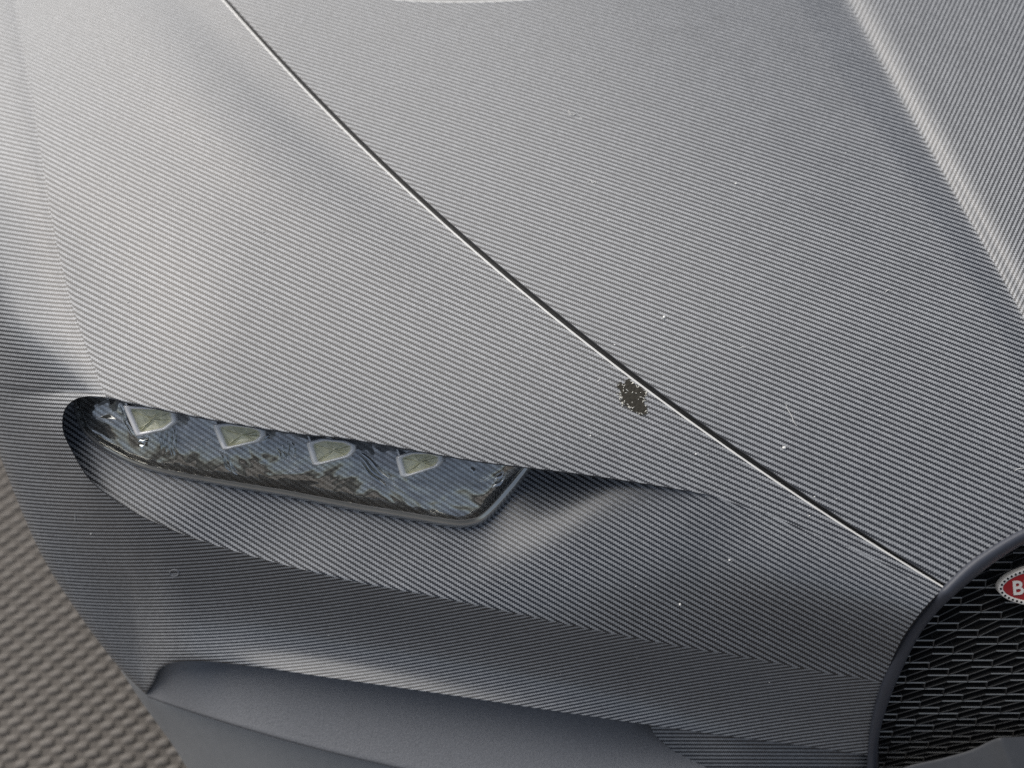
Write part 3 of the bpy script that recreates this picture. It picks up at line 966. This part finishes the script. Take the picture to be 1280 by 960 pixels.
for a, b in zip(chip, chip[1:] + chip[:1]):
    for k in range(4):
        p = np.array(a) * (1 - k / 4) + np.array(b) * k / 4
        rough_chip.append(p + (rng.random(2) - 0.5) * 2.6)
rough_chip = [p if gap_dist(p) > 1.0 else p + np.array([-1.5, 1.5]) for p in rough_chip]
link('paint_chip', face_camera(blob_on(wing_tree, rough_chip, 0.00015)), M['chip'], wing_o)['label'] = 'dark olive patch where the film has flaked off'
bm = bmesh.new()
for k in range(64):
    p = np.array(rough_chip[rng.integers(len(rough_chip))]) if k < 50 else np.array([790, 497]) + (rng.random(2) - .5) * (26, 30)
    p = p + (rng.random(2) - 0.5) * 3
    if gap_dist(p) < 1:
        continue
    X, N = hit(wing_tree, p)
    a = rng.random() * 6.28; l = 0.0002 + 0.0007 * rng.random(); w = 0.00017
    d1 = RGT * math.cos(a) + UPV * math.sin(a); d2 = np.cross(N, d1)
    X = X + N * 0.00032
    q = [X + d1 * l, X + d2 * w, X - d1 * l * .8, X - d2 * w]
    top = bm.verts.new(X + N * 0.0002)
    vs_ = [bm.verts.new(x) for x in q]
    for i in range(4):
        bm.faces.new((vs_[i], vs_[(i + 1) % 4], top))
me = bpy.data.meshes.new('film_flakes'); bm.to_mesh(me); bm.free()
o = link('film_flakes', me, M['flake'], wing_o, smooth=False); o['kind'] = 'stuff'

def on_body(p):
    for tr in (wing_tree, bon_tree):
        X, N = hit(tr, p)
        if X is not None:
            return X, N
    return None, None
bm = bmesh.new()
specks = [(485, 128), (652, 470), (440, 146), (114, 667), (238, 640), (830, 397), (738, 545), (630, 690), (633, 728), (870, 568), (912, 700), (1153, 643), (1178, 665), (360, 128), (480, 215), (693, 88),
          (850, 755), (795, 733), (1195, 262), (566, 84), (760, 276), (160, 378), (600, 706), (1012, 645), (215, 140), (330, 290), (880, 430), (980, 560), (1100, 520), (580, 185), (920, 230), (620, 190)]
for k in range(160):
    specks.append((rng.uniform(150, 1250), rng.uniform(20, 860)))
for k, p in enumerate(specks):
    X, N = on_body(p)
    if X is None or (660 > p[1] > 495 and p[0] < 670):
        continue
    r = (0.00026 if k < 32 else 0.00010) * rng.lognormal(0, 0.35)
    bmesh.ops.create_icosphere(bm, subdivisions=1, radius=r, matrix=Matrix.Translation(Vector(X + N * r * 0.5)) @ Matrix.Diagonal((rng.uniform(.7, 1.5), rng.uniform(.7, 1.5), .8, 1)))
me = bpy.data.meshes.new('dust_specks'); bm.to_mesh(me); bm.free()
tag(link('dust_specks', me, M['dust']), 'tiny white dust specks scattered over the bonnet and wing', 'dust', kind='stuff')

def fibre(pts, label, r=0.00010):
    c = spline(pts, 24)
    P3 = []
    for p in c:
        X, N = on_body(p)
        if X is None:
            return
        P3.append((X, N))
    sec = 5
    g = np.zeros((24, sec + 1, 3))
    for i, (X, N) in enumerate(P3):
        tg_ = P3[min(i + 1, 23)][0] - P3[max(i - 1, 0)][0]
        tg_ = tg_ / np.linalg.norm(tg_)
        s_ = np.cross(tg_, N)
        for k in range(sec + 1):
            a = 2 * math.pi * k / sec
            rr_ = r * (0.5 + 0.5 * math.sin(math.pi * (i + 0.5) / 24))
            g[i, k] = X + N * (r * 1.2) + (s_ * math.cos(a) + N * math.sin(a)) * rr_
    tag(link('lint_fibre', Shell().grid(g).mesh('lint_fibre'), M['dust']), label, 'lint', 'lint on the car')
fibre([(711, 138), (712, 143), (716, 144.5), (722, 142)], 'short curl of white lint high on the bonnet, beside a white speck', 0.00016)
fibre([(725, 147), (728, 149)], 'tiny dash of white lint right below the curled one on the bonnet', 0.00012)
fibre([(745, 88), (749, 89.5), (753, 87), (755, 83.5)], 'thin hook of lint on the bonnet nearest the windscreen edge', 0.0001)
fibre([(734, 228), (738, 226), (741, 229), (744, 227), (745, 230)], 'wavy tangle of pale lint mid-bonnet below the curled one', 0.00011)
fibre([(982, 504), (984, 511), (989, 519), (992, 527), (996, 533)], 'long thin pale hair lying on the bonnet above the seam', 0.00009)
fibre([(924, 436), (928, 434), (932, 434.5)], 'short pale thread on the lower bonnet left of the long hair', 0.00011)
fibre([(1106, 366), (1110, 363), (1115, 364)], 'small arched thread of lint near the bonnet crease', 0.00011)
fibre([(1268, 589), (1273, 586), (1278, 586)], 'short thread of lint on the bonnet just above the grille', 0.00011)
fibre([(747, 478), (749, 475), (750, 472)], 'small upright thread of lint left of the paint chip', 0.00011)
fibre([(94, 642), (94.5, 647), (94, 652)], 'small vertical thread of lint on the outer side by the mat', 0.00013)

# faint round sensor mark on the band
cs = np.array([218., 716.])
rg = []
for k in range(41):
    a = 2 * math.pi * k / 40
    row = []
    for rr_, lf in ((6.6, -0.00005), (6.2, 0.00022), (5.6, 0.00028), (5.0, 0.00022), (4.6, -0.00005)):
        X, N = hit(wing_tree, cs + (rr_ * math.cos(a), rr_ * 0.72 * math.sin(a)))
        row.append(X + N * lf)
    rg.append(row)
link('sensor_ring', face_camera(Shell().grid(np.array(rg)).mesh('sensor_ring')), M['plastic'], wing_o)

# ------------------------------------------------------------------ tyre behind the lip
def tyre():
    bm = bmesh.new()
    n, rad, wdt = 64, 0.078, 0.05
    prof = [(-wdt / 2, rad * .55), (-wdt / 2, rad * .86), (-wdt * .42, rad * .96), (0, rad), (wdt * .42, rad * .96), (wdt / 2, rad * .86), (wdt / 2, rad * .55)]
    rings = []
    for k in range(n):
        a = 2 * math.pi * k / n
        rings.append([bm.verts.new((x, r_ * math.cos(a), r_ * math.sin(a))) for x, r_ in prof])
    for k in range(n):
        A, B = rings[k], rings[(k + 1) % n]
        for i in range(len(prof) - 1):
            bm.faces.new((A[i], A[i + 1], B[i + 1], B[i]))
    for k in range(44):
        for x in (-0.019, -0.0065, 0.0065, 0.019):
            a = 2 * math.pi * (k + (0.5 if x in (-0.019, 0.0065) else 0)) / 44
            mt = Matrix.Rotation(a, 4, 'X') @ Matrix.Translation((x, rad * .985, 0)) @ Matrix.Diagonal((0.010, 0.006, 0.0075, 1))
            bmesh.ops.create_cube(bm, size=1.0, matrix=mt)
    me = bpy.data.meshes.new('tyre'); bm.to_mesh(me); bm.free()
    me.transform(Matrix.Translation((-0.1445, 0.066, 0.081)))
    return me
link('tyre', tyre(), M['tyre'], car, smooth=False)

# ------------------------------------------------------------------ floor mat
def mat_floor():
    m, nt, b = new_mat('woven_mat')
    tc = nt.nodes.new('ShaderNodeTexCoord')
    nz = nt.nodes.new('ShaderNodeTexNoise'); nz.inputs['Scale'].default_value = 60
    nz.inputs['Detail'].default_value = 4
    nt.links.new(tc.outputs['Object'], nz.inputs['Vector'])
    oi = nt.nodes.new('ShaderNodeObjectInfo')
    mx = nt.nodes.new('ShaderNodeMix'); mx.data_type = 'RGBA'
    mx.inputs['A'].default_value = (0.115, 0.103, 0.092, 1)
    mx.inputs['B'].default_value = (0.17, 0.154, 0.139, 1)
    f = mathn(nt, 'ADD', mathn(nt, 'MULTIPLY', nz.outputs['Fac'], 0.6), mathn(nt, 'MULTIPLY', oi.outputs['Random'], 0.4))
    nt.links.new(f, mx.inputs['Factor'])
    nt.links.new(mx.outputs['Result'], b.inputs['Base Color'])
    b.inputs['Roughness'].default_value = 0.55
    return m
M['mat'] = mat_floor()
M['matbase'] = plain_mat('mat_backing', (0.115, 0.104, 0.094), 0.8, noise=0.2, scale=120)
bm = bmesh.new()
bmesh.ops.create_grid(bm, x_segments=4, y_segments=4, size=3.0)
me = bpy.data.meshes.new('ground'); bm.to_mesh(me); bm.free()
ground = link('ground', me, M['matbase'], smooth=False)
tag(ground, 'brown grey woven mat the car stands on', kind='structure')
# one woven strand: a low arched bar
SLn, SWn, SHn = 0.0070, 0.0043, 0.0011
def strand_mesh():
    nx, ny = 7, 5
    g = np.zeros((nx, ny, 3))
    for i in range(nx):
        a = -1 + 2 * i / (nx - 1)
        for j in range(ny):
            c = -1 + 2 * j / (ny - 1)
            g[i, j] = (a * SLn / 2, c * SWn / 2 * (1 - 0.12 * a * a), SHn * max(0.0, (1 - abs(a) ** 2.4)) ** .6 * max(0, (1 - abs(c) ** 2.6)) ** .5 + 0.0006 * a)
    return Shell().grid(g).mesh('mat_strand')
smesh = strand_mesh(); smesh.materials.append(M['mat'])
rot = R(9.0)
ca, sa_ = math.cos(rot), math.sin(rot)
PX, PY = 0.0119, 0.0049
near, far = [], []
for i in range(-60, 10):
    for j in range(-60, 80):
        gx = (i + 0.5 * (j % 2)) * PX; gy = j * PY
        x, y = gx * ca - gy * sa_, gx * sa_ + gy * ca
        if not (-0.62 < x < -0.02 and -0.2 < y < 0.32):
            continue
        q = np.array([x, y, 0]) - CAM
        pxx = 640 + FOC * q[0] / (q @ FWD); pyy = 480 - FOC * (q @ UPV) / (q @ FWD)
        silx = np.interp(pyy, [560, 690, 770, 868, 960], [0, 52, 102, 200, 262])
        (near if (-12 < pxx < silx + 8 and 555 < pyy < 972) else far).append((x, y))
print('mat strands in view', len(near), 'others', len(far))
for x, y in near[:300]:
    o = bpy.data.objects.new('mat_strand', smesh)
    COL.objects.link(o); o.parent = ground
    o.location = (x, y, 0.0008 + random.uniform(-.0002, .0002)); o.rotation_euler = (random.uniform(-.06, .06), random.uniform(-.10, .10), rot + R(3) + random.uniform(-.08, .08))
smesh.polygons.foreach_set('use_smooth', [True] * len(smesh.polygons))
sv = np.array([vt.co[:] for vt in smesh.vertices]); sf = np.array([list(p.vertices) for p in smesh.polygons])
VV, FF = [], []
a2 = rot + R(3)
Rm = np.array([[math.cos(a2), -math.sin(a2), 0], [math.sin(a2), math.cos(a2), 0], [0, 0, 1]])
for k, (x, y) in enumerate(far + near[300:]):
    VV.append(sv @ Rm.T + (x, y, 0.0008)); FF.append(sf + k * len(sv))
me = bpy.data.meshes.new('mat_weave')
me.from_pydata(np.vstack(VV).tolist(), [], np.vstack(FF).tolist())
link('mat_weave', me, M['mat'], ground)['kind'] = 'stuff'
